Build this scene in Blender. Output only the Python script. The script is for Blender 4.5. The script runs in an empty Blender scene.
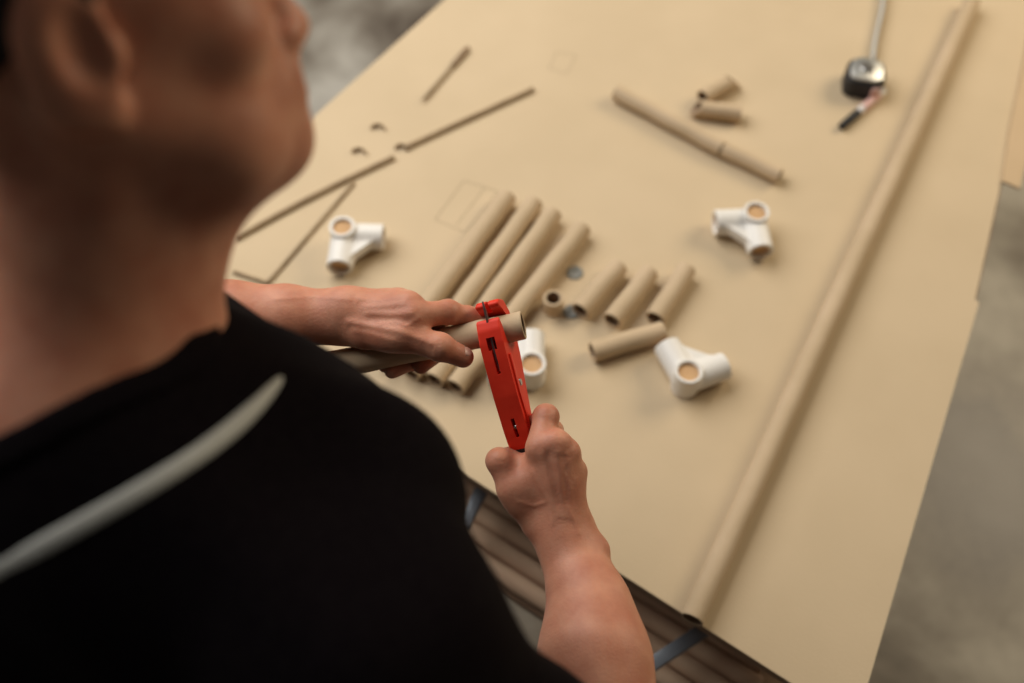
import bpy, bmesh, math, random
import numpy as np
from mathutils import Vector, Matrix
from mathutils.bvhtree import BVHTree
random.seed(7); np.random.seed(7)
scene = bpy.context.scene
COL = scene.collection
R = math.radians

# ------------------------------------------------------------------ camera
CAMZ = 1.95; PITCH = R(58); F = 996.0
TZ = 0.82                                   # table surface
cd = bpy.data.cameras.new('camera'); cam = bpy.data.objects.new('camera', cd); COL.objects.link(cam)
cam.location = (0, 0, CAMZ); cam.rotation_euler = (R(32), 0, 0)
cd.sensor_width = 36; cd.lens = 35; cd.clip_start = 0.02
cd.dof.use_dof = True; cd.dof.focus_distance = 0.925; cd.dof.aperture_fstop = 2.1
scene.camera = cam
FW = np.array([0, math.cos(PITCH), -math.sin(PITCH)]); UP = np.array([0, math.sin(PITCH), math.cos(PITCH)]); RT = np.array([1., 0, 0])
C0 = np.array([0, 0, CAMZ])
def ray(px, py): return FW + RT*(px-512)/F + UP*(341.5-py)/F
def P(px, py, z=TZ):                         # point of a horizontal plane
    r = ray(px, py); t = (z-CAMZ)/r[2]; return C0 + r*t
def D(px, py, d): return C0 + ray(px, py)*d  # point at a distance from the lens
def V(a): return Vector((float(a[0]), float(a[1]), float(a[2])))

# ------------------------------------------------------------------ materials
def mat(name, col, rough=.6, metal=0., noise=None, nscale=40, bump=0., bscale=200, col2=None, sss=0., spec=None, stretch=None, coat=0.):
    m = bpy.data.materials.new(name); m.use_nodes = True
    nt = m.node_tree; b = nt.nodes['Principled BSDF']
    b.inputs['Roughness'].default_value = rough; b.inputs['Metallic'].default_value = metal
    b.inputs['Base Color'].default_value = (*col, 1)
    if spec is not None: b.inputs['Specular IOR Level'].default_value = spec
    if coat: b.inputs['Coat Weight'].default_value = coat
    if sss:
        b.inputs['Subsurface Weight'].default_value = sss
        b.inputs['Subsurface Radius'].default_value = (1, .35, .2); b.inputs['Subsurface Scale'].default_value = .006
    tc = nt.nodes.new('ShaderNodeTexCoord'); src = tc.outputs['Object']
    if stretch:
        mp = nt.nodes.new('ShaderNodeMapping'); mp.inputs['Scale'].default_value = stretch
        nt.links.new(src, mp.inputs['Vector']); src = mp.outputs['Vector']
    if col2 is not None:
        n = nt.nodes.new('ShaderNodeTexNoise'); n.inputs['Scale'].default_value = nscale; n.inputs['Detail'].default_value = 5
        rp = nt.nodes.new('ShaderNodeValToRGB')
        lo, hi = noise or (.35, .65)
        rp.color_ramp.elements[0].position = lo; rp.color_ramp.elements[1].position = hi
        rp.color_ramp.elements[0].color = (*col, 1); rp.color_ramp.elements[1].color = (*col2, 1)
        nt.links.new(src, n.inputs['Vector']); nt.links.new(n.outputs['Fac'], rp.inputs['Fac'])
        nt.links.new(rp.outputs['Color'], b.inputs['Base Color'])
    if bump:
        n2 = nt.nodes.new('ShaderNodeTexNoise'); n2.inputs['Scale'].default_value = bscale; n2.inputs['Detail'].default_value = 4
        bp = nt.nodes.new('ShaderNodeBump'); bp.inputs['Strength'].default_value = bump; bp.inputs['Distance'].default_value = .002
        nt.links.new(src, n2.inputs['Vector']); nt.links.new(n2.outputs['Fac'], bp.inputs['Height']); nt.links.new(bp.outputs['Normal'], b.inputs['Normal'])
    return m
M = {}
M['paper'] = mat('kraft_paper', (.60, .47, .308), .8, col2=(.63, .495, .328), nscale=9, bump=.12, bscale=350, spec=.2)
M['sheet'] = mat('kraft_board', (.56, .41, .25), .8, col2=(.60, .44, .275), nscale=7, bump=.1, bscale=300, spec=.2)
M['tube'] = mat('cardboard_tube', (.53, .40, .255), .75, col2=(.58, .44, .29), nscale=18, bump=.15, bscale=260, spec=.25)
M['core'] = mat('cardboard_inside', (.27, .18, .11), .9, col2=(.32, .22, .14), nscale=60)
M['insert'] = mat('cardboard_insert', (.56, .34, .17), .85, col2=(.62, .39, .2), nscale=50)
M['brown_tube'] = mat('brown_tube', (.44, .27, .18), .8, col2=(.62, .43, .29), nscale=5, stretch=(1, 9, 9))
M['plastic'] = mat('white_plastic', (.80, .77, .72), .4, col2=(.83, .80, .75), nscale=30, spec=.4)
M['red'] = mat('red_plastic', (.74, .035,   .016), .48, col2=(.78, .045, .02), nscale=60, spec=.22)
M['black'] = mat('black_plastic', (.008, .007, .008), .65, col2=(.02, .018, .018), nscale=60)
M['steel'] = mat('steel', (.42, .41, .40), .32, 1., col2=(.5, .49, .48), nscale=120)
M['chrome'] = mat('chrome', (.75, .76, .74), .42, .9, col2=(.6, .6, .58), nscale=90)
M['tape'] = mat('tape_blade', (.50, .50, .47), .5, col2=(.54, .54, .5), nscale=80)
M['slug'] = mat('grey_metal_disc', (.20, .205, .185), .75, .0, col2=(.25, .25, .235), nscale=90)
M['skin'] = mat('skin', (.47, .18, .108), .5, col2=(.61, .285, .18), nscale=38, bump=.19, bscale=420, sss=.25, spec=.35, noise=(.3, .7))
M['nail'] = mat('nail', (.52, .27, .20), .3, col2=(.66, .4, .31), nscale=90, spec=.5)
M['hair'] = mat('dark_hair', (.008, .005, .004), .7, col2=(.02, .012, .009), nscale=90, bump=.6, bscale=240)
M['shirt'] = mat('black_fabric', (.0035, .002, .003), .95, col2=(.007, .005, .006), nscale=300, bump=.2, bscale=700, spec=.05)
M['piping'] = mat('white_piping', (.50, .50, .47), .7, col2=(.54, .54, .5), nscale=200, bump=.2, bscale=500)
M['jeans'] = mat('dark_trouser', (.012, .013, .018), .9, col2=(.02, .021, .028), nscale=80)
M['shoe'] = mat('shoe_leather', (.02, .018, .016), .6, col2=(.03, .026, .022), nscale=60)
M['bluegrey'] = mat('painted_metal', (.19, .21, .24), .4, .3, col2=(.24, .26, .29), nscale=30)
M['wood'] = mat('plywood', (.26, .16, .10), .7, col2=(.33, .21, .13), nscale=6, stretch=(1, 8, 8))
M['pencil'] = mat('pencil_line', (.30, .23, .15), .9, col2=(.36, .27, .17), nscale=200)
M['dark_strip'] = mat('dark_cardboard_strip', (.33, .235, .14), .8, col2=(.40, .29, .175), nscale=60)
M['white'] = mat('white_eye', (.7, .68, .65), .3, col2=(.72, .7, .66), nscale=50)
M['pink'] = mat('pink_print', (.66, .36, .32), .5, col2=(.72, .5, .46), nscale=120)
M['marker'] = mat('white_marker', (.72, .68, .66), .4, col2=(.76, .72, .7), nscale=90)

def concrete():
    m = bpy.data.materials.new('polished_concrete'); m.use_nodes = True
    nt = m.node_tree; b = nt.nodes['Principled BSDF']
    tc = nt.nodes.new('ShaderNodeTexCoord')
    n = nt.nodes.new('ShaderNodeTexNoise'); n.inputs['Scale'].default_value = 1.9; n.inputs['Detail'].default_value = 6; n.inputs['Roughness'].default_value = .6
    n.inputs['Distortion'].default_value = .25
    rp = nt.nodes.new('ShaderNodeValToRGB'); e = rp.color_ramp.elements
    e[0].position = .38; e[0].color = (.085, .062, .047, 1); e[1].position = .62; e[1].color = (.56, .52, .45, 1)
    x = e.new(.48); x.color = (.24, .205, .165, 1)
    mp = nt.nodes.new('ShaderNodeMapping'); mp.inputs['Location'].default_value = (-.42, -.1, 0.)  # concrete blotches, offset so the dark ones also stand in for table shade
    nt.links.new(tc.outputs['Object'], mp.inputs['Vector']); nt.links.new(mp.outputs['Vector'], n.inputs['Vector']); nt.links.new(n.outputs['Fac'], rp.inputs['Fac']); nt.links.new(rp.outputs['Color'], b.inputs['Base Color'])
    r2 = nt.nodes.new('ShaderNodeMapRange'); r2.inputs['To Min'].default_value = .25; r2.inputs['To Max'].default_value = .5
    nt.links.new(n.outputs['Fac'], r2.inputs['Value']); nt.links.new(r2.outputs['Result'], b.inputs['Roughness'])
    return m
M['concrete'] = concrete()

# ------------------------------------------------------------------ helpers
def link(name, me, m=None, parent=None):
    o = bpy.data.objects.new(name, me); COL.objects.link(o)
    if m:
        for k in (m if isinstance(m, (list, tuple)) else [m]): me.materials.append(k)
    if parent: o.parent = parent
    return o
def obj(name, bm, m, parent=None, smooth=True, angle=40):
    bmesh.ops.recalc_face_normals(bm, faces=bm.faces)
    me = bpy.data.meshes.new(name); bm.to_mesh(me); bm.free()
    o = link(name, me, m, parent)
    if smooth:
        me.polygons.foreach_set('use_smooth', [True]*len(me.polygons))
        me.set_sharp_from_angle(angle=R(angle))
    return o
def tag(o, label, cat, group=None, kind=None):
    if label: o['label'] = label
    if cat: o['category'] = cat
    if group: o['group'] = group
    if kind: o['kind'] = kind
    return o
def empty(name, loc=(0, 0, 0), rz=0):
    o = bpy.data.objects.new(name, None); COL.objects.link(o); o.location = loc; o.rotation_euler = (0, 0, rz); o.empty_display_size = .02
    return o
def frame(a, b):                             # matrix with X from a to b
    a = V(a); b = V(b); x = (b-a).normalized(); z = Vector((0, 0, 1)); y = z.cross(x)
    if y.length < 1e-4: y = Vector((0, 1, 0))
    y.normalize(); z = x.cross(y)
    m = Matrix((x, y, z)).transposed().to_4x4(); m.translation = a
    return m
def prism(bm, pts, z0, z1, mx=None, bevel=0., seg=2):
    vs = [bm.verts.new((p[0], p[1], z0)) for p in pts]; us = [bm.verts.new((p[0], p[1], z1)) for p in pts]
    n = len(pts); fs = [bm.faces.new(vs[::-1]), bm.faces.new(us)]
    for i in range(n): fs.append(bm.faces.new((vs[i], vs[(i+1) % n], us[(i+1) % n], us[i])))
    new = vs+us
    if bevel:
        es = list({e for f in fs for e in f.edges})
        r = bmesh.ops.bevel(bm, geom=es, offset=bevel, segments=seg, affect='EDGES', profile=.5)
        new = list({v for v in r['verts']} | {v for v in new if v.is_valid})
    if mx is not None: bmesh.ops.transform(bm, matrix=mx, verts=[v for v in new if v.is_valid])
def lathe_x(bm, prof, seg=40, closed=True, mx=None):   # profile (x, r) swept about X
    rings = []
    for (x, r) in prof:
        rings.append([bm.verts.new((x, r*math.cos(2*math.pi*i/seg), r*math.sin(2*math.pi*i/seg))) for i in range(seg)])
    n = len(rings)
    for k in range(n if closed else n-1):
        A, B = rings[k], rings[(k+1) % n]
        for i in range(seg): bm.faces.new((A[i], A[(i+1) % seg], B[(i+1) % seg], B[i]))
    if not closed:
        for rr in (rings[0], rings[-1]): bm.faces.new(rr)
    vs = [v for r in rings for v in r]
    if mx is not None: bmesh.ops.transform(bm, matrix=mx, verts=vs)
    return vs
def tube_mesh(L, r, wall=.0028, e=.0006, cuts=14, wob=.0004, seed=0, slant=None):
    bm = bmesh.new(); rng = random.Random(seed)
    prof = [(e, r)] + [(L*(i+1)/(cuts+1), r) for i in range(cuts)] + [(L-e, r), (L, r-e), (L, r-wall+e), (L-e, r-wall), (e, r-wall), (0, r-wall+e), (0, r-e)]
    lathe_x(bm, prof, 44)
    ph = rng.random()*6
    for v in bm.verts:
        w = wob*math.sin(v.co.x*90+ph)
        v.co.z += w*.5; v.co.y += w
        if slant:
            for (end, k) in slant:
                if end == 0 and v.co.x < L*.5: v.co.x += max(0, 1-v.co.x/(L*.5))*k*(v.co.z+r)
                if end == 1 and v.co.x > L*.5: v.co.x -= max(0, (v.co.x-L*.5)/(L*.5))*k*(v.co.z+r)
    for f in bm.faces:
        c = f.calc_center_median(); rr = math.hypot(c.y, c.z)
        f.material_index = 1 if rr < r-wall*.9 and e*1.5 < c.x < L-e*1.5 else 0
    return bm
def tube(name, a, b, r, label, cat='tube', group=None, wall=.0028, seed=0, slant=None):
    a = V(a); b = V(b); L = (b-a).length
    o = obj(name, tube_mesh(L, r, wall, seed=seed, slant=slant), [M['tube'], M['core']])
    o.matrix_world = frame(a, b)
    return tag(o, label, cat, group)
def on_table(px, py, r): return P(px, py, TZ+.0012+r)

# ------------------------------------------------------------------ signed distance sculpting
def cap(p, a, b, r1, r2, n=None, s=1.):
    a = np.asarray(a, float); b = np.asarray(b, float); ba = b-a
    h = np.clip(((p-a)@ba)/(ba@ba+1e-12), 0, 1)
    q = p-a-h[:, None]*ba
    if n is not None: q = q + np.outer((q@n)*(1/s-1), n)
    return np.sqrt((q*q).sum(1)) - (r1+(r2-r1)*h)
def ell(p, c, r, B=None):
    q = p-np.asarray(c, float)
    if B is not None: q = q@B
    r = np.asarray(r, float)
    k0 = np.sqrt(((q/r)**2).sum(1)); k1 = np.sqrt(((q/r**2)**2).sum(1))+1e-9
    return k0*(k0-1)/k1
def smin(a, b, k):
    h = np.clip(.5+.5*(b-a)/k, 0, 1); return b+(a-b)*h-k*h*(1-h)
def smax(a, b, k): return -smin(-a, -b, k)
def nets(fn, lo, hi, h, blk=12):
    lo = np.asarray(lo, float); hi = np.asarray(hi, float)
    nb = np.ceil((hi-lo)/(h*blk)).astype(int); n = nb*blk
    g = np.stack(np.meshgrid(*[np.arange(k) for k in nb], indexing='ij'), -1).reshape(-1, 3)
    cen = lo+(g+.5)*blk*h
    dc = fn(cen); thr = blk*h*.87*1.7
    G = np.full(tuple(n+1), 1., np.float32)
    sgn = np.where(dc < 0, -1., 1.).astype(np.float32)
    for gi, s in zip(g[sgn < 0], sgn[sgn < 0]):
        i = gi*blk; G[i[0]:i[0]+blk+1, i[1]:i[1]+blk+1, i[2]:i[2]+blk+1] = s
    act = g[np.abs(dc) < thr]
    o = np.stack(np.meshgrid(*[np.arange(blk+1)]*3, indexing='ij'), -1).reshape(-1, 3)
    for c in range(0, len(act), 60):
        a = act[c:c+60]; idx = (a[:, None, :]*blk+o[None]).reshape(-1, 3)
        d = fn(lo+idx*h)
        G[idx[:, 0], idx[:, 1], idx[:, 2]] = d
    S = G < 0
    cnt = np.zeros(tuple(n), np.int8)
    for dx in (0, 1):
        for dy in (0, 1):
            for dz in (0, 1): cnt += S[dx:n[0]+dx, dy:n[1]+dy, dz:n[2]+dz]
    cells = np.argwhere((cnt > 0) & (cnt < 8))
    vid = np.full(tuple(n), -1, np.int32); vid[cells[:, 0], cells[:, 1], cells[:, 2]] = np.arange(len(cells))
    acc = np.zeros((len(cells), 3)); num = np.zeros(len(cells))
    cor = [(x, y, z) for x in (0, 1) for y in (0, 1) for z in (0, 1)]
    for i, a in enumerate(cor):
        for b in cor[i+1:]:
            if sum(abs(a[t]-b[t]) for t in range(3)) != 1: continue
            A = cells+a; B = cells+b
            da = G[A[:, 0], A[:, 1], A[:, 2]]; db = G[B[:, 0], B[:, 1], B[:, 2]]
            m = (da < 0) != (db < 0); t = np.where(m, da/np.where(m, da-db, 1), 0)
            acc += np.where(m[:, None], A+(B-A)*t[:, None], 0); num += m
    vs = lo+(acc/num[:, None])*h
    quads = []
    for ax in range(3):
        o1, o2 = [(1, 2), (2, 0), (0, 1)][ax]
        sl0 = [slice(None)]*3; sl1 = [slice(None)]*3; sl0[ax] = slice(0, n[ax]); sl1[ax] = slice(1, n[ax]+1)
        E = np.argwhere(S[tuple(sl0)] != S[tuple(sl1)])
        E = E[(E[:, o1] > 0) & (E[:, o2] > 0) & (E[:, o1] < n[o1]) & (E[:, o2] < n[o2])]
        neg = S[E[:, 0], E[:, 1], E[:, 2]]
        c = []
        for (u, w) in ((1, 1), (0, 1), (0, 0), (1, 0)):
            q = E.copy(); q[:, o1] -= u; q[:, o2] -= w; c.append(vid[q[:, 0], q[:, 1], q[:, 2]])
        Q = np.stack(c, 1); Q[~neg] = Q[~neg][:, ::-1]
        quads.append(Q)
    Q = np.concatenate(quads); Q = Q[(Q >= 0).all(1)]
    return vs, Q
def mesh_from(name, parts):
    vs = np.concatenate([p[0] for p in parts]); off = 0; qs = []
    for v, q in parts: qs.append(q+off); off += len(v)
    q = np.concatenate(qs)
    me = bpy.data.meshes.new(name)
    me.vertices.add(len(vs)); me.vertices.foreach_set('co', vs.astype(np.float32).ravel())
    me.loops.add(len(q)*4); me.loops.foreach_set('vertex_index', q.astype(np.int32).ravel())
    me.polygons.add(len(q)); me.polygons.foreach_set('loop_start', np.arange(0, len(q)*4, 4, dtype=np.int32))
    me.polygons.foreach_set('use_smooth', np.ones(len(q), bool))
    me.update(calc_edges=True); me.validate()
    return me

# ------------------------------------------------------------------ the man at the table
def A3(*a): return np.array(a, float)
Fd = A3(math.sin(R(34)), math.cos(R(34)), 0); Rd = A3(math.cos(R(34)), -math.sin(R(34)), 0); Zd = A3(0, 0, 1)
TB = np.stack([Rd, Fd, Zd], 1)
NB = A3(-.243, .286, 1.462)                       # base of the neck
SR = A3(-.085, .150, 1.392); SL = A3(-.405, .385, 1.405)   # shoulders
ER = A3(.108, .066, 1.085); EL = A3(-.405, .52, 1.145)    # elbows
PEL = A3(-.33, .13, .97)
# head frame
a_, b_, r_ = R(62), R(8), R(-26)
hf = A3(math.sin(a_)*math.cos(b_), math.cos(a_)*math.cos(b_), -math.sin(b_))
h0 = A3(math.cos(a_), -math.sin(a_), 0); u0 = np.cross(h0, hf)
hr = h0*math.cos(r_)-u0*math.sin(r_); hu = np.cross(hr, hf)
HC = D(88, 52, .45)-.076*hr+.005*hf
HB = np.stack([hr, hf, hu], 1)
def H(r, f, u): return HC+(r*hr+f*hf+u*hu)*.001
def e_(p, c, rr): return ell(p, H(*c), A3(*rr)*.001, HB)
def torso(p):
    d = ell(p, NB+Rd*-.005-Fd*.035-Zd*.17, (.175, .118, .20), TB)
    d = smin(d, cap(p, SR-Zd*.01, NB-Zd*.045-Fd*.01, .062, .055), .05)
    d = smin(d, cap(p, SL-Zd*.01, NB-Zd*.045-Fd*.01, .062, .055), .05)
    d = smin(d, ell(p, NB+Rd*.075+Fd*.035-Zd*.13, (.085, .075, .085), TB), .06)
    d = smin(d, ell(p, NB-Rd*.085+Fd*.035-Zd*.13, (.085, .075, .085), TB), .06)
    d = smin(d, np.sqrt(((p-D(375, 492, .62))**2).sum(1))-.037, .05)
    d = smin(d, ell(p, (NB+PEL)/2-Zd*.08, (.155, .115, .20), TB), .08)
    d = smin(d, ell(p, PEL, (.165, .12, .14), TB), .08)
    return d
def neck(p, g=0.):
    return cap(p, NB-Zd*.05-Fd*.01, HC-hu*.045-hf*.01, .059+g, .054+g)
def upper_arm(p, S, E, g=0.):
    m = S*.55+E*.45
    d = smin(cap(p, S, m, .052+g, .045+g), cap(p, m, E, .044+g, .038+g), .03)
    return d
HIPS = [PEL+Rd*s*.09-Zd*.05 for s in (1, -1)]
KNE = [A3(-.27, .17, .50), A3(-.45, .26, .50)]; ANK = [A3(-.27, .09, .09), A3(-.47, .19, .09)]
def legs(p, g=0.):
    d = None
    for h, k, a in zip(HIPS, KNE, ANK):
        q = smin(cap(p, h, k, .085+g, .058+g), cap(p, k, a, .056+g, .038+g*1.6), .03)
        d = q if d is None else np.minimum(d, q)
    return d

# hands: every joint is a point (px, py, depth) of the reconstructed space
def J(*l): return [D(*q) for q in l]
def chain(p, pts, rad, k=.004):
    d = None
    for i in range(len(pts)-1):
        q = cap(p, pts[i], pts[i+1], rad[i], rad[i+1])
        d = q if d is None else smin(d, q, k)
    for i in range(1, len(pts)-1):                   # knuckles
        d = smin(d, np.sqrt(((p-pts[i])**2).sum(1))-rad[i]*1.04, .003)
    return d
def ridge(p, pts, amp, sig, dmax=.937):
    best = None
    for i in range(len(pts)-1):
        a = pts[i]-FW*(pts[i]@FW); b = pts[i+1]-FW*(pts[i+1]@FW); q = p-np.outer(p@FW, FW)
        ba = b-a; h = np.clip(((q-a)@ba)/(ba@ba), 0, 1); x = q-a-h[:, None]*ba; x = (x*x).sum(1)
        best = x if best is None else np.minimum(best, x)
    dep = (p-C0)@FW
    return amp*np.exp(-best/(sig*sig))/(1+np.exp((dep-dmax)/.003))
def hand(p, W, wrist_r, arm, mcp, fing, thumb, tend, gain=.7, trad=(.0150, .0140, .0122, .0102), extra=None, isc=1.):
    d = arm(p)
    pal = None
    for i, m in enumerate(mcp):
        q = cap(p, W+(m-W)*.10, m, .0135, .0112)
        pal = q if pal is None else smin(pal, q, .016)
    d = smin(d, pal, .022)
    th = chain(p, thumb, trad, .006)
    web = cap(p, thumb[0]*.45+thumb[1]*.55, mcp[0]*.62+W*.38, .0095, .0085)
    d = smin(d, smin(th, web, .014), .014)
    d = smin(d, cap(p, thumb[0]*.25+thumb[1]*.75, mcp[0]*.85+W*.15+FW*.006, .010, .010), .014)
    if extra is not None: d = smin(d, extra(p), .012)
    base = d
    for i, f in enumerate(fing):
        s = (isc, 1.08, 1.04, .92)[i]
        c = chain(p, [mcp[i]]+f, [.0108*s, .0094*s, .0083*s, .0073*s])
        d = np.minimum(d, smin(base, c, .006))
    near = np.abs(d) < .03
    if near.any():
        pn = p[near]; add = 0
        for t in tend: add = add+ridge(pn, t[0], t[1]*gain, t[2]*1.15, t[3])
        d = d.copy(); d[near] -= add
    return d
RW = D(563, 533, .925)
def arm_r(p):
    a = D(553, 532, .932); b = D(575, 535, .930)
    e1 = D(580, 600, .895); e2 = D(597, 602, .888)
    f1 = D(584, 650, .868); f2 = D(606, 655, .855)
    d = smin(cap(p, a, e1, .0195, .0255), cap(p, b, e2, .0195, .0265), .02)
    d = smin(d, smin(cap(p, e1, f1, .0265, .036), cap(p, e2, f2, .0255, .033), .02), .015)
    d = smin(d, cap(p, (f1+f2)/2, ER, .040, .041), .03)
    d = smin(d, np.sqrt(((p-D(597, 549, .918))**2).sum(1))-.0105, .012)      # ulna head
    return smin(d, upper_arm(p, SR, ER), .03)
R_MCP = J((540, 448, .916), (556, 443, .912), (567, 453, .918), (574, 472, .930))
R_F = [J((546, 417, .932), (534, 426, .957), (521, 440, .966)),
       J((552, 431, .954), (541, 439, .976), (528, 450, .980)),
       J((563, 446, .956), (552, 455, .980), (538, 466, .984)),
       J((569, 466, .964), (562, 474, .985), (548, 484, .990))]
R_T = J((535, 520, .932), (512, 488, .926), (499, 461, .928), (512, 456, .954))
def K(pts, a, s_, dm): return (J(*pts), a, s_, dm)
R_TEND = [K([(541, 452, .92), (549, 480, .92), (557, 512, .92)], .0011, .0030, .935), K([(557, 450, .92), (560, 480, .92), (564, 512, .92)], .0013, .0030, .93),
          K([(568, 460, .92), (569, 488, .92), (571, 514, .92)], .0011, .0028, .935), K([(576, 478, .92), (577, 500, .92), (577, 518, .92)], .0009, .0028, .94),
          K([(548, 452, .92), (552, 478, .92), (558, 500, .92)], -.0009, .0030, .935), K([(563, 456, .92), (565, 480, .92), (567, 500, .92)], -.0009, .0028, .935),
          K([(532, 470, .92), (540, 486, .92), (549, 500, .92), (552, 520, .92)], .0010, .0016, .935), K([(566, 452, .92), (562, 468, .92), (570, 486, .92), (568, 505, .92), (578, 530, .92)], .0009, .0015, .935),
          K([(518, 500, .92), (534, 505, .92), (545, 500, .92)], .0008, .0015, .94),
          K([(541, 430, .92), (552, 430, .92)], -.0005, .0010, .935), K([(540, 411, .93), (553, 411, .93)], -.0004, .0008, .94), K([(491, 458, .92), (505, 462, .92)], -.0005, .0009, .94)]
def hand_r(p): return hand(p, RW, .02, arm_r, R_MCP, R_F, R_T, R_TEND, .7, (.0145, .0130, .0112, .0095), lambda p: np.minimum(cap(p, D(508, 470, .938), D(536, 462, .935), .0095, .011), cap(p, D(520, 485, .930), D(540, 470, .928), .011, .012)), 1.22)
LW = D(347, 317, .951)
def arm_l(p):
    a = D(346, 309, .953); b = D(347, 324, .950)
    e1 = D(285, 310, .955); e2 = D(285, 325, .950)
    f1 = D(225, 316, .958); f2 = D(225, 336, .952)
    d = smin(cap(p, a, e1, .0185, .0215), cap(p, b, e2, .0180, .0215), .02)
    d = smin(d, smin(cap(p, e1, f1, .0218, .028), cap(p, e2, f2, .0218, .028), .02), .015)
    d = smin(d, cap(p, (f1+f2)/2, EL, .038, .041), .03)
    d = smin(d, np.sqrt(((p-D(341, 305, .942))**2).sum(1))-.0095, .014)
    return smin(d, upper_arm(p, SL, EL), .03)
L_MCP = J((414, 316, .924), (409, 305, .930), (399, 302, .942), (386, 303, .955))
L_F = [J((448, 312, .938), (468, 317, .950), (484, 322, .955)),
       J((437, 320, .958), (441, 350, .974), (421, 366, .962)),
       J((424, 318, .970), (413, 361, .975), (392, 371, .962)),
       J((404, 322, .978), (398, 352, .984), (385, 366, .972))]
L_T = J((367, 334, .936), (404, 336, .922), (440, 347, .919), (463, 357, .930))
L_TEND = [K([(412, 313, .92), (392, 314, .92), (368, 313, .93)], .0011, .0026, .955), K([(406, 303, .92), (388, 305, .92), (366, 307, .93)], .0011, .0026, .955),
          K([(432, 343, .92), (400, 331, .92), (372, 326, .93), (350, 322, .93)], .0016, .0028, .95), K([(396, 341, .93), (376, 335, .93), (356, 331, .93)], .0009, .0025, .95),
          K([(408, 322, .92), (390, 320, .92), (372, 319, .92)], -.0010, .0030, .95), K([(400, 297, .93), (380, 301, .93), (360, 299, .94)], .0007, .0016, .96),
          K([(421, 318, .92), (408, 326, .92), (398, 322, .92), (380, 324, .92)], .0008, .0013, .95), K([(352, 300, .94), (320, 297, .95), (280, 300, .95)], .0008, .0017, .955),
          K([(436, 339, .92), (433, 353, .92)], -.0006, .0010, .94), K([(441, 340, .92), (438, 355, .92)], -.0006, .0010, .94),
          K([(455, 306, .93), (451, 320, .93)], -.0005, .0009, .95)]
def hand_l(p): return hand(p, LW, .02, arm_l, L_MCP, L_F, L_T, L_TEND, isc=1.18)

def skull(p, g=0.):
    d = e_(p, (0, -12, 42), (76+g, 97+g, 88+g))
    return smin(d, e_(p, (0, 30, 25), (68+g, 62+g, 74+g)), .03)
def head(p):
    d = skull(p)
    d = smin(d, e_(p, (0, 42, -22), (60, 50, 70)), .03)
    for s in (1, -1):
        d = smin(d, cap(p, H(s*56, 2, -38), H(s*40, 50, -68), .016, .017), .035)
        d = smin(d, cap(p, H(s*40, 50, -68), H(s*6, 82, -84), .017, .017), .03)
        d = smin(d, e_(p, (s*47, 64, -12), (18, 18, 15)), .02)               # cheekbone
        d = smin(d, cap(p, H(s*12, 92, 26), H(s*46, 76, 24), .008, .008), .014)  # brow
        d = smax(d, -e_(p, (s*32, 100, 4), (15, 14, 11)), .014)              # eye socket
        d = smin(d, e_(p, (s*31, 80, 3), (13.5, 12, 11)), .004)              # eyeball under the lids
        d = smin(d, e_(p, (s*12, 102, -26), (8, 9, 7)), .006)                # nostril wing
        ear = e_(p, (s*81, -14, 2), (7.5, 22, 35))
        ear = smax(ear, -e_(p, (s*90, -6, 4), (10, 12, 19)), .006)
        ear = smin(ear, e_(p, (s*78, 6, -3), (5, 5, 8)), .005)
        ear = smin(ear, e_(p, (s*77, -4, -28), (5.5, 9, 10)), .006)
        d = smin(d, ear, .005)
    d = smin(d, cap(p, H(0, 90, 12), H(0, 110, -24), .008, .0105), .012)     # nose
    d = smin(d, e_(p, (0, 86, -50), (30, 20, 24)), .018)
    d = smin(d, cap(p, H(-17, 98, -45), H(17, 98, -45), .0065, .0065), .006)
    d = smin(d, cap(p, H(-15, 98, -57), H(15, 98, -57), .0075, .0075), .006)
    d = smin(d, e_(p, (0, 84, -84), (20, 16, 14)), .02)                      # chin
    d = smin(d, cap(p, H(0, 48, -70), NB+Fd*.045+Zd*.0, .034, .037), .04)      # under the chin to the throat
    d = smin(d, neck(p), .03)
    d = smin(d, cap(p, H(62, -22, -22), NB+Fd*.05-Zd*.02, .012, .012), .02)  # neck muscle
    return smin(d, torso(p), .04)

def box_of(pts, m): a = np.array(pts); return a.min(0)-m, a.max(0)+m
parts = []
lo, hi = box_of(R_MCP+sum(R_F, [])+R_T+[RW, ER+(SR-ER)*.35, ER, D(598, 655, .865), D(590, 600, .89)], .068); parts.append(nets(hand_r, lo, hi, .0016))
lo, hi = box_of(L_MCP+sum(L_F, [])+L_T+[LW, EL+(SL-EL)*.35, EL, D(225, 325, .955)], .068); parts.append(nets(hand_l, lo, hi, .0016))
lo, hi = box_of([H(0, 0, 0), NB-Zd*.02], .155); parts.append(nets(head, lo, hi, .0028))
def trunk(p):
    d = smin(torso(p), smin(upper_arm(p, SR, ER), upper_arm(p, SL, EL), .01), .04)
    d = smin(d, neck(p), .03)
    d = smin(d, legs(p), .05)
    return smax(d, p[:, 2]-(NB[2]+.01), .005)
lo, hi = box_of([SR, SL, PEL, ER, EL]+ANK, .14); parts.append(nets(trunk, lo, hi, .008))
man = empty('person', (PEL[0], PEL[1], 0))
tag(man, 'dark-haired man in a black top with white piping, cutting a tube over the table', 'person')
def under(o, root):
    o.parent = root; o.matrix_parent_inverse = root.matrix_basis.inverted(); return o
def m_basis(root): return Matrix.Translation(root.location) @ Matrix.Rotation(root.rotation_euler.z, 4, 'Z') @ Matrix.Diagonal((*root.scale, 1))
def child(root, o):
    o.parent = root; o.matrix_parent_inverse = m_basis(root).inverted(); return o
body = child(man, link('body', mesh_from('body', parts), M['skin']))

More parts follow.
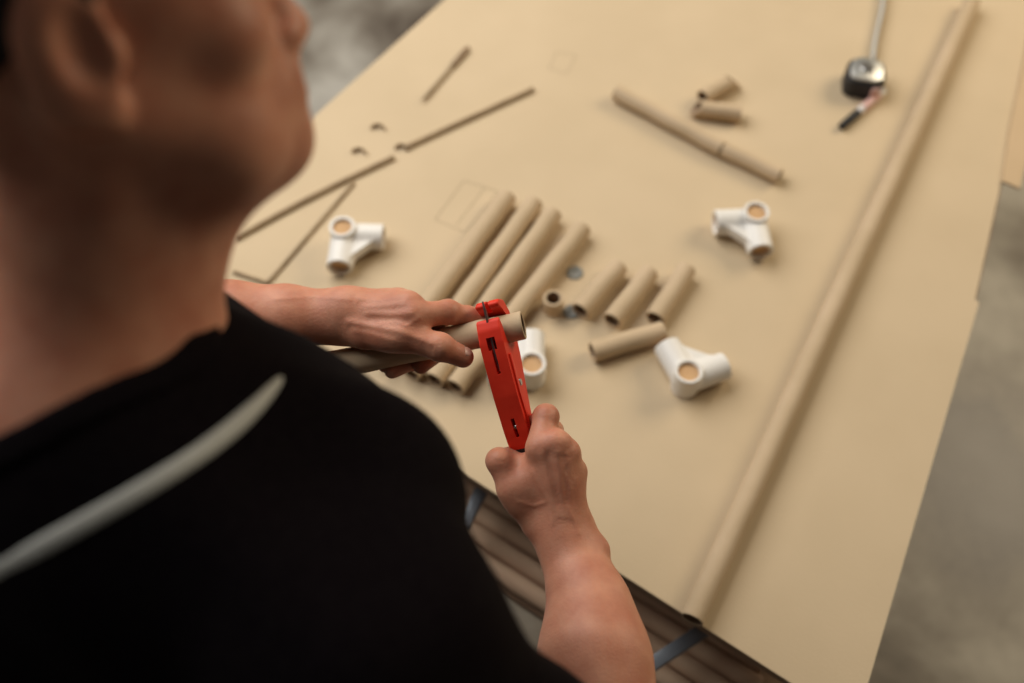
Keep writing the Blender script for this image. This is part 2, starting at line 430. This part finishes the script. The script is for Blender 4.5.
# clothing follows the same body
def shirt_solid(p, g):
    d = torso(p)-.012-g
    for S, E in ((SR, ER), (SL, EL)):
        d = smin(d, upper_arm(p, S, E, .010+g), .035)
    w = .0022*np.sin(p[:, 0]*55+p[:, 2]*38)*np.sin(p[:, 1]*47-p[:, 2]*22+1.)
    return d+w
def sleeve_cut(p, S, E, t):
    ax = (E-S)/np.linalg.norm(E-S); return (p-(S+(E-S)*t))@ax
NK = (D(76, 262, .53), D(-70, 318, .49))
def carve(p): return cap(p, NK[0], NK[1], .069, .066)
def shirt_fn(p):
    d = smax(shirt_solid(p, .004), -shirt_solid(p, -.003), .001)
    nd = NB+Zd*.012; ax = (HC-NB); ax = ax/np.linalg.norm(ax)
    d = np.maximum(d, -carve(p)); d = np.maximum(d, -neck(p, .003))         # neck opening
    d = np.maximum(d, np.where(np.linalg.norm(p-ER, axis=1) < .2, sleeve_cut(p, SR, ER, .86), -1))
    d = np.maximum(d, np.where(np.linalg.norm(p-EL, axis=1) < .2, sleeve_cut(p, SL, EL, .86), -1))
    return np.maximum(d, .90-p[:, 2])
lo, hi = box_of([SR, SL, PEL, ER, EL, NB+Zd*.03], .11); hi[2] += .05; lo[2] = .86
sv = nets(shirt_fn, lo, hi, .0033)
shirt = child(man, link('shirt', mesh_from('shirt', [sv]), M['shirt']))
def collar_fn(p):
    c = carve(p)
    d = smax(shirt_solid(p, .0068), -shirt_solid(p, .0015), .001)
    d = smax(d, smax(-c, c-.017, .001), .002)
    return np.maximum(d, -neck(p, .003))
lo, hi = box_of([NK[0], NK[1], NB], .11); link('collar', mesh_from('collar', [nets(collar_fn, lo, hi, .0024)]), M['shirt'], shirt)
def pants_fn(p):
    d = smin(ell(p, PEL-Zd*.03, (.172, .127, .13), TB), legs(p, .014), .05)
    d = smax(d, p[:, 2]-.985, .004); return np.maximum(d, .055-p[:, 2])
lo, hi = box_of(HIPS+ANK, .16); lo[2] = .03; child(man, link('trousers', mesh_from('trousers', [nets(pants_fn, lo, hi, .008)]), M['jeans']))
for a in ANK:
    def shoe_fn(p, a=a):
        g = A3(a[0], a[1], 0)
        d = smin(cap(p, g+Fd*-.04+Zd*.045, g+Fd*.15+Zd*.032, .043, .036), cap(p, g+Zd*.05, g+Zd*.09, .045, .046), .03)
        return smax(d, .002-p[:, 2], .004)
    lo, hi = box_of([a, a+Fd*.15-Zd*.08], .07); child(man, link('shoe', mesh_from('shoe', [nets(shoe_fn, lo, hi, .005)]), M['shoe']))
def hair_fn(p):
    q = (p-HC)@HB*1000
    d = skull(p, 7.)
    d = d+.0012*np.sin(q[:, 0]*.35+q[:, 1]*.2)*np.sin(q[:, 1]*.4+q[:, 2]*.3)
    line = np.where(q[:, 1] > 20, 62-(q[:, 1]-20)*.05, np.where(q[:, 1] > -2, 5+(q[:, 1]+2)*2.6, 18-(q[:, 1]+2)*-.45))
    line = np.where(q[:, 1] < -30, 6+(q[:, 1]+30)*.75, line)
    d = smax(d, (line-q[:, 2])*.0007, .004)
    # short sideburn before the ear
    return np.maximum(d, -skull(p, -1.))
lo, hi = box_of([H(0, 0, 30)], .15); child(man, link('hair', mesh_from('hair', [nets(hair_fn, lo, hi, .003)]), M['hair']))
for s in (1, -1):
    bm = bmesh.new(); bmesh.ops.create_uvsphere(bm, u_segments=16, v_segments=10, radius=.0118)
    o = obj('eye', bm, M['white'], body); o.matrix_basis = Matrix.Translation(V(H(s*31, 79.5, 2)))
    def brow_fn(p, s=s):
        return smin(cap(p, H(s*12, 98, 27), H(s*34, 93, 31), .0042, .0042), cap(p, H(s*34, 93, 31), H(s*50, 79, 24), .0042, .003), .004)
    lo, hi = box_of([H(s*30, 90, 28)], .035); link('eyebrow', mesh_from('eyebrow', [nets(brow_fn, lo, hi, .0018)]), M['hair'], body)
# finger nails
def nail(c, tipdir, nrm, w=.0062, l=.0075):
    t = np.asarray(tipdir, float); t = t/np.linalg.norm(t); nrm = nrm-t*(nrm@t); nrm = nrm/np.linalg.norm(nrm); s = np.cross(t, nrm)
    B = np.stack([t, s, nrm], 1)
    lo, hi = box_of([c], .014)
    return link('fingernail', mesh_from('fingernail', [nets(lambda p: ell(p, c, (l, w, .0016), B), lo, hi, .0008)]), M['nail'], body)
th = L_T[3]-L_T[2]; nail(L_T[3]+th/np.linalg.norm(th)*.003-FW*.0082+UP*.0062+RT*.001, th, -FW*.8+UP*.55+RT*.2, .0048, .0062)
for f in ():
    t = f[2]-f[1]; t = t/np.linalg.norm(t); nn = -np.cross(t, RT); nn = nn if nn@UP < 0 else -nn
    nail(f[2]+t*.002+nn/np.linalg.norm(nn)*.0068, t, nn, .005, .006)
th = R_T[3]-R_T[2]; nail(R_T[3]+th/np.linalg.norm(th)*.003-RT*.0086, th, -RT)

# white piping: a soft cord laid on the shirt along the seam from the chest over the shoulder to the back
bvh = BVHTree.FromPolygons([tuple(v) for v in sv[0]], [tuple(int(i) for i in q) for q in sv[1]])
def on_shirt(px, py):
    r = ray(px, py); r = r/np.linalg.norm(r); hit = bvh.ray_cast(V(C0), V(r)); return hit
seam = [(282, 377), (268, 394), (245, 418), (215, 443), (180, 467), (140, 491), (100, 514), (60, 536), (20, 558), (-20, 578), (-60, 596), (-100, 612)]
pp = []
for k, s_ in enumerate(seam):
    h = on_shirt(*s_)
    if h[0] is not None: pp.append((np.array(h[0]), np.array(h[1])))
print('piping points', len(pp))
if len(pp) > 3:
    n = len(pp); bm = bmesh.new(); rings = []
    for k, (q, nn) in enumerate(pp):
        if nn @ (C0-q) < 0: nn = -nn
        t = pp[min(k+1, n-1)][0]-pp[max(k-1, 0)][0]; t = t/np.linalg.norm(t); s_ = np.cross(t, nn); s_ = s_/np.linalg.norm(s_)
        w = .0022+.0030*min(1, k/2.)
        rings.append([bm.verts.new(V(q+s_*w*math.cos(x)+nn*(.0022*math.sin(x)+.0006))) for x in [2*math.pi*i/12 for i in range(12)]])
    for k in range(n-1):
        for i in range(12): bm.faces.new((rings[k][i], rings[k][(i+1) % 12], rings[k+1][(i+1) % 12], rings[k+1][i]))
    bm.faces.new(rings[0]); bm.faces.new(rings[-1][::-1])
    o = obj('piping', bm, M['piping'], shirt); o['label'] = 'white piping along the shoulder seam'
    sb = o.modifiers.new('soft', 'SUBSURF'); sb.levels = 1; sb.render_levels = 2

# ------------------------------------------------------------------ the held tube and the cutter
TA = D(523.5, 325, .938); TBk = D(262, 380, .972); TR = .0135
tube('cardboard_tube', TBk, TA, TR, 'kraft cardboard tube held in both hands between the jaws of the red cutter', group=None, seed=3)
tax = (TA-TBk)/np.linalg.norm(TA-TBk)
JC = TBk+tax*(((D(496.5, 331, .944)-TBk)@tax))
hdir = D(529, 452, .952)-JC
hdir = hdir-tax*(hdir@tax)*.35
cu = hdir/np.linalg.norm(hdir)
view = (JC-C0)/np.linalg.norm(JC-C0)
cn = -view-RT*.30; cn = cn-cu*(cn@cu); cn = cn/np.linalg.norm(cn)
cs = np.cross(cn, cu)                      # sideways; (u, n, s)
cutter = empty('pipe_cutter', tuple(JC)); tag(cutter, 'red plastic pipe cutter with a steel blade clamped on the held tube', 'pipe cutter')
CM = Matrix(((cu[0], cn[0], cs[0], JC[0]), (cu[1], cn[1], cs[1], JC[1]), (cu[2], cn[2], cs[2], JC[2]), (0, 0, 0, 1)))
mm = Matrix.Scale(.001, 4)
def cpart(name, layers, m, bevel=.8, seg=2):
    bm = bmesh.new()
    for pts, z0, z1 in layers: prism(bm, pts, z0, z1, CM@mm, bevel, seg)
    return child(cutter, obj(name, bm, m, angle=35))
shell = [(-14, 16.5), (-12.5, 20), (-4, 23.5), (8, 25), (25, 25), (60, 23.5), (95, 18.5), (110, 14.5), (117, 10), (116, 0), (95, -6), (62, -13), (32, -23), (8, -26), (-14, -23), (-27, -11), (-29.5, 4), (-27.5, 10.5), (-23.5, 10.5), (-18.5, 0), (-11, -12.5), (0, -16), (11, -11.5), (15.5, 0), (12.5, 10), (5, 15.2), (-6, 15.5)]
fr = cpart('cutter_frame', [(shell, -11.6, 11.6)], M['red'], 2.0, 4)
bm = bmesh.new()
prism(bm, [(7, 8), (7, 40), (38, 40), (38, 8)], -1.7, 1.7, CM@mm, 0)
prism(bm, [(3, 17.2), (3, 40), (15, 40), (15, 17.2)], -4.2, 4.2, CM@mm, 0)
prism(bm, [(82, 6), (82, 40), (101, 40), (101, 6)], -1.7, 1.7, CM@mm, 0)
prism(bm, [(-40, -6), (-40, 40), (-18, 40), (-18, -6)], -1.7, 1.7, CM@mm, 0)
tool = obj('tool', bm, M['red']); tool.parent = cutter; tool.matrix_parent_inverse = fr.matrix_parent_inverse
for part_solid in (tool,):
    md = fr.modifiers.new('cut', 'BOOLEAN'); md.operation = 'DIFFERENCE'; md.solver = 'EXACT'; md.object = part_solid; md.use_self = True
bpy.context.view_layer.update()
nm_ = bpy.data.meshes.new_from_object(fr.evaluated_get(bpy.context.evaluated_depsgraph_get()))
fr.modifiers.clear(); fr.data = nm_; nm_.name = 'cutter_frame'
nm_.polygons.foreach_set('use_smooth', [False]*len(nm_.polygons)); nm_.update()
bpy.data.objects.remove(tool)
ridge = [(22, 19), (60, 18), (95, 13), (110, 10), (110, 6), (95, 8), (60, 12), (22, 12)]
cpart('side_rib', [(ridge, 11.2, 13.4), (ridge, -13.4, -11.2)], M['red'], .8)
cpart('blade', [([(-31, 19.5), (-22, 16.4), (0, 14.6), (14, 14.5), (18, 10), (36, 14), (36, 20.5), (24, 22.8), (4, 22), (-14, 20.5), (-24, 20)], -.9, .9)], M['steel'], .2)
cpart('trigger_handle', [([(58, -14), (95, -24), (140, -36), (196, -46), (204, -42), (203, -34), (196, -30), (140, -22), (95, -9), (66, -8)], -7, 7)], M['black'], 2.)
cpart('end_cap', [([(111, 13), (118, 11), (122, 8), (122, 1), (118, -3), (110, -1)], -9, 9)], M['black'], 1.5)
for (u, n_) in ((52, 4), (100, 1)):
    bm = bmesh.new(); lathe_x(bm, [(-13.0, 0.01), (-13.0, 3.0), (-12.2, 3.6), (12.2, 3.6), (13.0, 3.0), (13.0, .01)], 24, closed=False)
    bmesh.ops.transform(bm, matrix=CM@mm@Matrix.Translation((u, n_, 0))@Matrix.Rotation(R(-90), 4, 'Y'), verts=bm.verts)
    child(cutter, obj('pivot_screw', bm, M['steel']))
bm = bmesh.new(); lathe_x(bm, [(-2, 0.01), (-2, 2.2), (2, 2.2), (2, .01)], 16, closed=False)
bmesh.ops.transform(bm, matrix=CM@mm@Matrix.Translation((91, 14.8, 0))@Matrix.Rotation(R(-90), 4, 'Y'), verts=bm.verts)
child(cutter, obj('spring_pin', bm, M['steel']))

# ------------------------------------------------------------------ floor, table, paper
bm = bmesh.new(); prism(bm, [(-6, -4), (7, -4), (7, 9), (-6, 9)], -.05, 0)
tag(obj('floor', bm, M['concrete'], smooth=False), None, None, kind='structure')
def poly(pix, z): return [tuple(P(x, y, z)[:2]) for x, y in pix]
outline = [(145, 269), (856, 725), (979, 303), (975, 300), (1001, 183), (1062, -90), (1090, -210), (700, -230)]
table = empty('work_table', tuple(P(520, 250, 0))); tag(table, 'large work table covered with brown kraft paper', 'table')
top_out = [(146, 269), (856, 724), (976, 303), (1030, 60), (1092, -205), (701, -228)]
bm = bmesh.new(); prism(bm, poly(top_out, TZ), TZ-.020, TZ-.0015, None, .002)
child(table, obj('tabletop', bm, M['wood']))
bm = bmesh.new(); prism(bm, poly(outline, TZ), TZ-.0014, TZ+.001, None)
paper = tag(obj('kraft_paper_cover', bm, M['paper'], smooth=False), 'wide brown kraft paper sheet covering the whole work table', 'paper')
side = [(1001, 183), (1019, 190), (1034, 120), (1080, -90), (1106, -205), (1091, -206), (1063, -90)]
bm = bmesh.new(); prism(bm, poly([(1001, 183), (1019, 190.5), (1048, 60), (1106, -205), (1080, -206), (1009, 130)], TZ), TZ+.0012, TZ+.0052, None, .0004)
tag(obj('cardboard_sheet', bm, M['sheet'], smooth=False), 'narrow cardboard sheet lying along the right border of the paper behind the long tube', 'cardboard sheet')
def bar(a, b, w, h, m, name, parent, bevel=.002):
    a = V(a); b = V(b); bm = bmesh.new(); L = (b-a).length
    prism(bm, [(0, -w/2), (L, -w/2), (L, w/2), (0, w/2)], -h/2, h/2, frame(a, b), bevel)
    return child(parent, obj(name, bm, m))
# near edge direction of the table
E0 = P(455, 468); E1 = P(790, 683); ed = (E1-E0)/np.linalg.norm(E1-E0); en = A3(-ed[1], ed[0], 0)
if en[1] < 0: en = -en
bar(P(712, 625, .752), P(592, 704, .752), .0165, .012, M['bluegrey'], 'support_bar', table)
lt = P(712, 625, .74)+en*.05
bar(lt, A3(lt[0], lt[1], .001), .03, .03, M['bluegrey'], 'leg', table)
bar(lt+en*1.5, A3(*(lt+en*1.5)[:2], .001), .03, .03, M['bluegrey'], 'leg', table)
bar(P(487, 480, .752), P(462, 528, .752), .0165, .012, M['bluegrey'], 'support_bar', table)
lt2 = P(487, 480, .74)+en*.05-ed*.22
for off in (0, 1.15): bar(lt2+en*off, A3(*(lt2+en*off)[:2], .001), .03, .03, M['bluegrey'], 'leg', table)
# lower rack with brown tubes
SZ = .70
s0 = P(509, 590, SZ); s1 = P(656, 684, SZ)
sd = (s1-s0)/np.linalg.norm(s1-s0); sn = A3(-sd[1], sd[0], 0); sn = sn if sn[1] > 0 else -sn
L0 = s0-sd*.42
re0 = P(856, 724); re1 = P(976, 303)
def right_end(q):            # stop short of the right end of the table
    e = (re1-re0)[:2]; w_ = (re0-q)[:2]; den = sd[0]*e[1]-sd[1]*e[0]
    return (w_[0]*e[1]-w_[1]*e[0])/den-.06
bm = bmesh.new(); c = [L0, L0+sd*right_end(L0), L0+sn*.5+sd*right_end(L0+sn*.5), L0+sn*.5]
prism(bm, [tuple(q[:2]) for q in c], SZ-.043, SZ-.0262, None, .002)
child(table, obj('shelf', bm, M['wood']))
for i in range(16):
    q = L0+sn*(.016+i*.0268); q = A3(q[0], q[1], SZ-.013)
    tube('stored_tube', q+sd*(.01+.02*random.random()), q+sd*(right_end(q)-.02-.03*random.random()), .0130,
         'long brown cardboard tube stored in a row on the rack under the table', 'tube', 'brown tubes stored under the table', seed=i)
for o in COL.objects:
    if o.name.startswith('stored_tube'): o.data.materials[0] = M['brown_tube']

# ------------------------------------------------------------------ things on the paper
r = .0135
lg = tube('cardboard_tube', on_table(692, 620, r), on_table(972, 2, r), r, 'very long kraft cardboard tube lying along the right side of the table', seed=11)
row4 = [((508, 196), (385, 363), 'first of the four side-by-side long kraft tubes from the left'),
        ((534.5, 202), (411, 374), 'second long kraft tube from the left of the four side by side'),
        ((553.5, 213), (434, 380), 'third long kraft tube from the left, dark end below the thumb'),
        ((583, 228), (455, 387), 'fourth long kraft tube, set slightly apart, passing behind the red cutter')]
for i, (f, n_, lab) in enumerate(row4):
    tube('cardboard_tube', on_table(*n_, r), on_table(*f, r), r, lab, 'tube', 'four long tubes side by side', seed=20+i)
short = [((619, 266), (580, 311), 'short kraft tube nearest the grey discs, its end on one disc'),
         ((650, 272), (612, 321), 'short kraft tube in the middle of the three lying parallel'),
         ((687, 269), (655, 319), 'short kraft tube on the right of the three lying parallel')]
for i, (f, n_, lab) in enumerate(short):
    tube('short_cardboard_tube', on_table(*n_, r), on_table(*f, r), r, lab, 'tube', 'three short parallel tubes', seed=30+i)
tube('short_cardboard_tube', on_table(592, 352, r), on_table(663, 331, r), r, 'short kraft tube lying crosswise in front of the three parallel short ones', 'tube', seed=35)
# stub standing upright
c = P(552.5, 309); bm = tube_mesh(.026, .0138, .0042, .0006, seed=5)
o = obj('tube_stub', bm, [M['tube'], M['core']]); o.matrix_world = Matrix.Translation((c[0], c[1], TZ+.0011))@Matrix.Rotation(R(-90), 4, 'Y')
tag(o, 'short thick-walled kraft tube stub standing upright beside the grey discs', 'tube')
# discs
def disc(px, py, lab, z=TZ+.0011):
    bm = bmesh.new(); lathe_x(bm, [(0, .0001), (0, .0110), (.0003, .0114), (.0015, .0114), (.0018, .0110), (.0018, .0060), (.0015, .0056), (.0015, .0001)], 40, closed=False)
    o = obj('metal_disc', bm, M['slug']); q = P(px, py); o.matrix_world = Matrix.Translation((q[0], q[1], z))@Matrix.Rotation(R(-90), 4, 'Y')
    tag(o, lab, 'disc', 'grey metal discs')
disc(575, 273.5, 'small grey metal disc lying alone above the upright tube stub')
disc(571.5, 312.5, 'small grey metal disc touching the open end of a short tube')
# joined tubes at the back
def tk(a, b, lab, rr, **k): return tube('cardboard_tube', on_table(*a, rr), on_table(*b, rr), rr, lab, 'tube', **k)
tk((616, 92), (722, 149), 'long kraft tube lying slanted at the back, left of the joint', .0122, seed=41)
tk((723.5, 149), (780, 176), 'shorter kraft tube continuing the slanted tube on its right end', .0118, seed=42)
tk((703, 98), (739, 76), 'small slant-cut kraft tube offcut with a dark open end pointing down left', .0132, seed=43, slant=[(1, 1.1)])
o = tk((690, 107), (741, 114), 'small kraft tube offcut with a notched end, lying beside the slanted joint', .0132, seed=44, slant=[(0, .7)])
# white three-way fittings
def fit_fn(p):
    q = p*1000; ro, ri = 18.2, 13.6
    v = np.maximum(np.abs(q[:, 2]-2)-20.5, np.hypot(q[:, 0], q[:, 1])-ro)
    ax = np.maximum(np.maximum(q[:, 0]-56, -q[:, 0]), np.hypot(q[:, 1], q[:, 2])-ro)
    ay = np.maximum(np.maximum(q[:, 1]-56, -q[:, 1]), np.hypot(q[:, 0], q[:, 2])-ro)
    d = smin(smin(v, ax, 3.), ay, 3.)
    web = np.maximum(np.maximum(-q[:, 0], -q[:, 1]), np.maximum((q[:, 0]+q[:, 1]-58)*.7071, np.abs(q[:, 2]-3)-8))
    d = smin(d, web, 4.)
    bz = np.maximum(np.hypot(q[:, 0], q[:, 1])-ri, 4-q[:, 2])
    bx = np.maximum(np.hypot(q[:, 1], q[:, 2])-ri, 20-q[:, 0])
    by = np.maximum(np.hypot(q[:, 0], q[:, 2])-ri, 20-q[:, 1])
    for b in (bz, bx, by): d = smax(d, -b, .8)
    return d*.001
fm = mesh_from('fitting_body', [nets(fit_fn, A3(-.024, -.024, -.024), A3(.062, .062, .028), .0011)])
fm.materials.append(M['plastic'])
bmI = bmesh.new(); lathe_x(bmI, [(0, .0001), (0, .0131), (.0006, .0134), (.012, .0134), (.012, .0001)], 36, closed=False)
def insert_mesh():
    bmesh.ops.recalc_face_normals(bmI, faces=bmI.faces); me = bpy.data.meshes.new('cardboard_insert'); bmI.to_mesh(me); me.materials.append(M['insert']); return me
im = insert_mesh()
def fitting(px, py, ang, lab):
    c = P(px, py, TZ+.042); root = empty('tube_fitting', (c[0], c[1], TZ+.0195), R(ang))
    tag(root, lab, 'pipe fitting', 'white three-way fittings')
    b = link('fitting_body', fm, None, root)
    for rot, loc in ((Matrix.Rotation(R(-90), 4, 'Y'), (0, 0, .006)), (Matrix(), (.036, 0, 0)), (Matrix.Rotation(R(90), 4, 'Z'), (0, .036, 0))):
        i = link('cardboard_insert', im, None, root); i.matrix_basis = Matrix.Translation(loc)@rot
    return root
fitting(342, 226, -92, 'white three-way fitting on the far left, between the thin strips and the left forearm')
fitting(757, 211, 183, 'white three-way fitting at the back right, beside the long tube and near the slanted tube')
fitting(689, 371, 22, 'white three-way fitting at the front, touching the crosswise short tube')
fitting(532, 363, 90, 'white three-way fitting partly hidden behind the red cutter')

# tape measure lying on its side, blade pulled out to the back
tc_ = P(860, 87); tm = empty('tape_measure', (tc_[0], tc_[1], TZ+.001), R(-12)); tm.scale = (.98, .98, .98); tag(tm, 'black and chrome tape measure with its blade pulled out across the paper', 'tape measure')
def bare(root, o): o.parent = root; return o
shape = [(-.030, -.022), (-.022, -.030), (.018, -.031), (.030, -.022), (.032, .0), (.029, .022), (.018, .031), (-.012, .031), (-.026, .022), (-.031, .004)]
bm = bmesh.new(); prism(bm, shape, 0, .034, None, .005, 3); bare(tm, obj('case', bm, M['black']))
bm = bmesh.new(); prism(bm, [(x*.82, y*.82) for x, y in shape], .0335, .0385, None, .0015, 2); bare(tm, obj('face_plate', bm, M['chrome']))
bm = bmesh.new(); lathe_x(bm, [(0, .0001), (0, .009), (.0015, .0105), (.003, .009), (.003, .0001)], 32, closed=False)
o = bare(tm, obj('hub', bm, M['steel'])); o.matrix_basis = Matrix.Translation((0, .002, .0383))@Matrix.Rotation(R(-90), 4, 'Y')
bm = bmesh.new(); prism(bm, [(.012, -.036), (.026, -.030), (.024, -.022), (.012, -.026)], .008, .028, None, .002); bare(tm, obj('lock_button', bm, M['pink']))
b0 = P(872, 66); b1 = P(892, -60)
lm = frame((0, 0, 0), tuple(b1-b0)); Lb = float(np.linalg.norm(b1-b0)); bm = bmesh.new(); rows = []
for i in range(25):
    x = Lb*i/24
    rows.append([bm.verts.new((x, .0045*math.sin(math.pi*(j/8))+.0015*math.sin(i*.5), .001+.014*j/8)) for j in range(9)])
for i in range(24):
    for j in range(8): bm.faces.new((rows[i][j], rows[i+1][j], rows[i+1][j+1], rows[i][j+1]))
o = child(tm, obj('tape_blade', bm, M['tape'])); so = o.modifiers.new('thick', 'SOLIDIFY'); so.thickness = .0006
o.matrix_basis = Matrix.Translation((b0[0], b0[1], TZ+.001))@lm
o['label'] = 'pale grey pulled-out blade'
# marker pen
ma = P(884, 90, TZ+.008); mb = P(841, 127, TZ+.008); Lm = float(np.linalg.norm(mb-ma)); mk = empty('marker_pen', (ma[0], ma[1], TZ+.0075))
tag(mk, 'white marker pen with pink print and a black cap, lying against the tape measure', 'marker pen')
fx = frame(tuple(A3(ma[0], ma[1], TZ+.0076)), tuple(A3(mb[0], mb[1], TZ+.0076)))
bm = bmesh.new(); lathe_x(bm, [(0, .0001), (0, .0050), (.001, .0062), (Lm*.60, .0062), (Lm*.62, .0050), (Lm*.66, .0048), (Lm*.66, .0001)], 32, closed=False, mx=fx); child(mk, obj('barrel', bm, M['marker']))
bm = bmesh.new(); lathe_x(bm, [(Lm*.14, .0060), (Lm*.14, .00645), (Lm*.5, .00645), (Lm*.5, .0060)], 32, mx=fx); child(mk, obj('print_band', bm, M['pink']))
bm = bmesh.new(); lathe_x(bm, [(Lm*.61, .0001), (Lm*.61, .0064), (Lm*.63, .0068), (Lm*.97, .0060), (Lm, .0045), (Lm, .0001)], 32, closed=False, mx=fx); child(mk, obj('cap', bm, M['black']))
# thin strips and offcuts on the far left
def strip(name, a, b, w, h, lab, cat, m='dark_strip', bow=0., curl=True):
    a = P(*a); b = P(*b); L = float(np.linalg.norm(b-a)); bm = bmesh.new(); rows = []
    for i in range(31):
        x = L*i/30; y0 = bow*math.sin(math.pi*i/30)
        rows.append([bm.verts.new((x, y0+w/2*math.cos(math.pi*(1-j/8)*1.15-.24), h*math.sin(max(0, min(math.pi, math.pi*j/8)))+.0005)) for j in range(9)])
    for i in range(30):
        for j in range(8): bm.faces.new((rows[i][j], rows[i+1][j], rows[i+1][j+1], rows[i][j+1]))
    o = obj(name, bm, M[m]); s = o.modifiers.new('thick', 'SOLIDIFY'); s.thickness = .0012; s.offset = 1
    o.matrix_world = Matrix.Translation((a[0], a[1], TZ+.0018))@frame((0, 0, 0), tuple(b-a)); return tag(o, lab, cat)
strip('cardboard_strip', (236, 240), (394, 159), .0065, .005, 'long thin curled cardboard strip running from the face to the small half rings', 'cardboard strip', bow=.004)
strip('cardboard_strip', (404, 150), (533, 91), .0065, .005, 'long thin curled cardboard strip pointing to the back, right of the half rings', 'cardboard strip')
strip('cardboard_strip', (268, 284), (354, 184), .0035, .0025, 'very thin cardboard strip lying behind the left white fitting', 'cardboard strip')
strip('cardboard_strip', (234, 273), (268, 284), .0035, .0025, 'short thin cardboard strip just above the left forearm', 'cardboard strip')
for (x, y, lab) in ((359, 153, 'small brown half ring offcut nearest the face'), (378, 129, 'small brown half ring offcut farthest back'), (402, 149, 'small brown half ring offcut between the two long strips')):
    q = P(x, y); bm = bmesh.new(); n = 20; rr = .012
    rows = []
    for i in range(n+1):
        t = R(15+150*i/n); rows.append([bm.verts.new((rr*k*math.cos(t), rr*k*math.sin(t), z)) for k, z in ((1, 0), (1, .006), (.82, .006), (.82, 0))])
    for i in range(n):
        for j in range(4): bm.faces.new((rows[i][j], rows[i+1][j], rows[i+1][(j+1) % 4], rows[i][(j+1) % 4]))
    bm.faces.new(rows[0]); bm.faces.new(rows[-1][::-1])
    o = obj('half_ring', bm, M['dark_strip']); o.location = (q[0], q[1]-.006, TZ+.0012); o.rotation_euler = (0, 0, R(-8)); tag(o, lab, 'cardboard offcut', 'half ring offcuts')
# thin brush-like stick with a thicker end
ba = P(421, 105); bb = P(468, 50); Ls = float(np.linalg.norm(bb-ba)); fx = frame(tuple(A3(ba[0], ba[1], TZ+.0056)), tuple(A3(bb[0], bb[1], TZ+.0056)))
st = empty('pencil', (ba[0], ba[1], TZ+.0012)); tag(st, 'thin dark pencil with a thicker dark end lying at the back left of the paper', 'pencil')
bm = bmesh.new(); lathe_x(bm, [(0, .0001), (.012, .0022), (.014, .0028), (Ls*.66, .0022), (Ls*.66, .0001)], 12, closed=False, mx=fx); child(st, obj('shaft', bm, M['dark_strip']))
bm = bmesh.new(); lathe_x(bm, [(Ls*.655, .0001), (Ls*.655, .0038), (Ls*.98, .0044), (Ls, .0035), (Ls, .0001)], 14, closed=False, mx=fx); child(st, obj('grip', bm, M['core']))
# pencil outlines drawn on the paper (part of the paper)
def line(pts, w=.0011, closed=True):
    bm = bmesh.new(); q = [P(*p) for p in pts]; n = len(q)
    for i in range(n if closed else n-1):
        a, b = q[i], q[(i+1) % n]; t = (b-a)/np.linalg.norm(b-a); s = A3(-t[1], t[0], 0)*w/2
        vs_ = [bm.verts.new((v[0], v[1], TZ+.00115)) for v in (a-s, b-s, b+s, a+s)]; bm.faces.new(vs_)
    o = obj('pencil_outline', bm, M['pencil'], smooth=False); o.parent = paper; return o
line([(464, 181), (498, 192), (465, 233), (435, 220)]); line([(485, 188), (456, 226)], closed=False)
line([(556, 52), (576, 56), (567, 74), (549, 69)], .0009)

# ------------------------------------------------------------------ light
w = bpy.data.worlds.new('world'); scene.world = w; w.use_nodes = True
bg = w.node_tree.nodes['Background']; bg.inputs['Color'].default_value = (1., .93, .82, 1); bg.inputs['Strength'].default_value = .065
def area(name, loc, tgt, size, power, col):
    l = bpy.data.lights.new(name, 'AREA'); l.shape = 'RECTANGLE'; l.size = size[0]; l.size_y = size[1]; l.energy = power; l.color = col
    o = bpy.data.objects.new(name, l); COL.objects.link(o); o.location = loc
    o.rotation_euler = (Vector(tgt)-Vector(loc)).to_track_quat('-Z', 'Y').to_euler(); return o
area('window_light', (-1.15, 1.8, 2.6), (0, .8, .8), (2.4, 1.8), 80, (1., .97, .92))
area('ceiling_lamp', (2.3, 2.0, 2.4), (.3, .9, .8), (1.4, 1.0), 50, (1., .84, .60))
vs = scene.view_settings
scene.display_settings.display_device = 'sRGB'
vs.view_transform = 'Standard'; vs.look = 'None'; vs.gamma = 1; vs.use_curve_mapping = False; vs.exposure = -.22
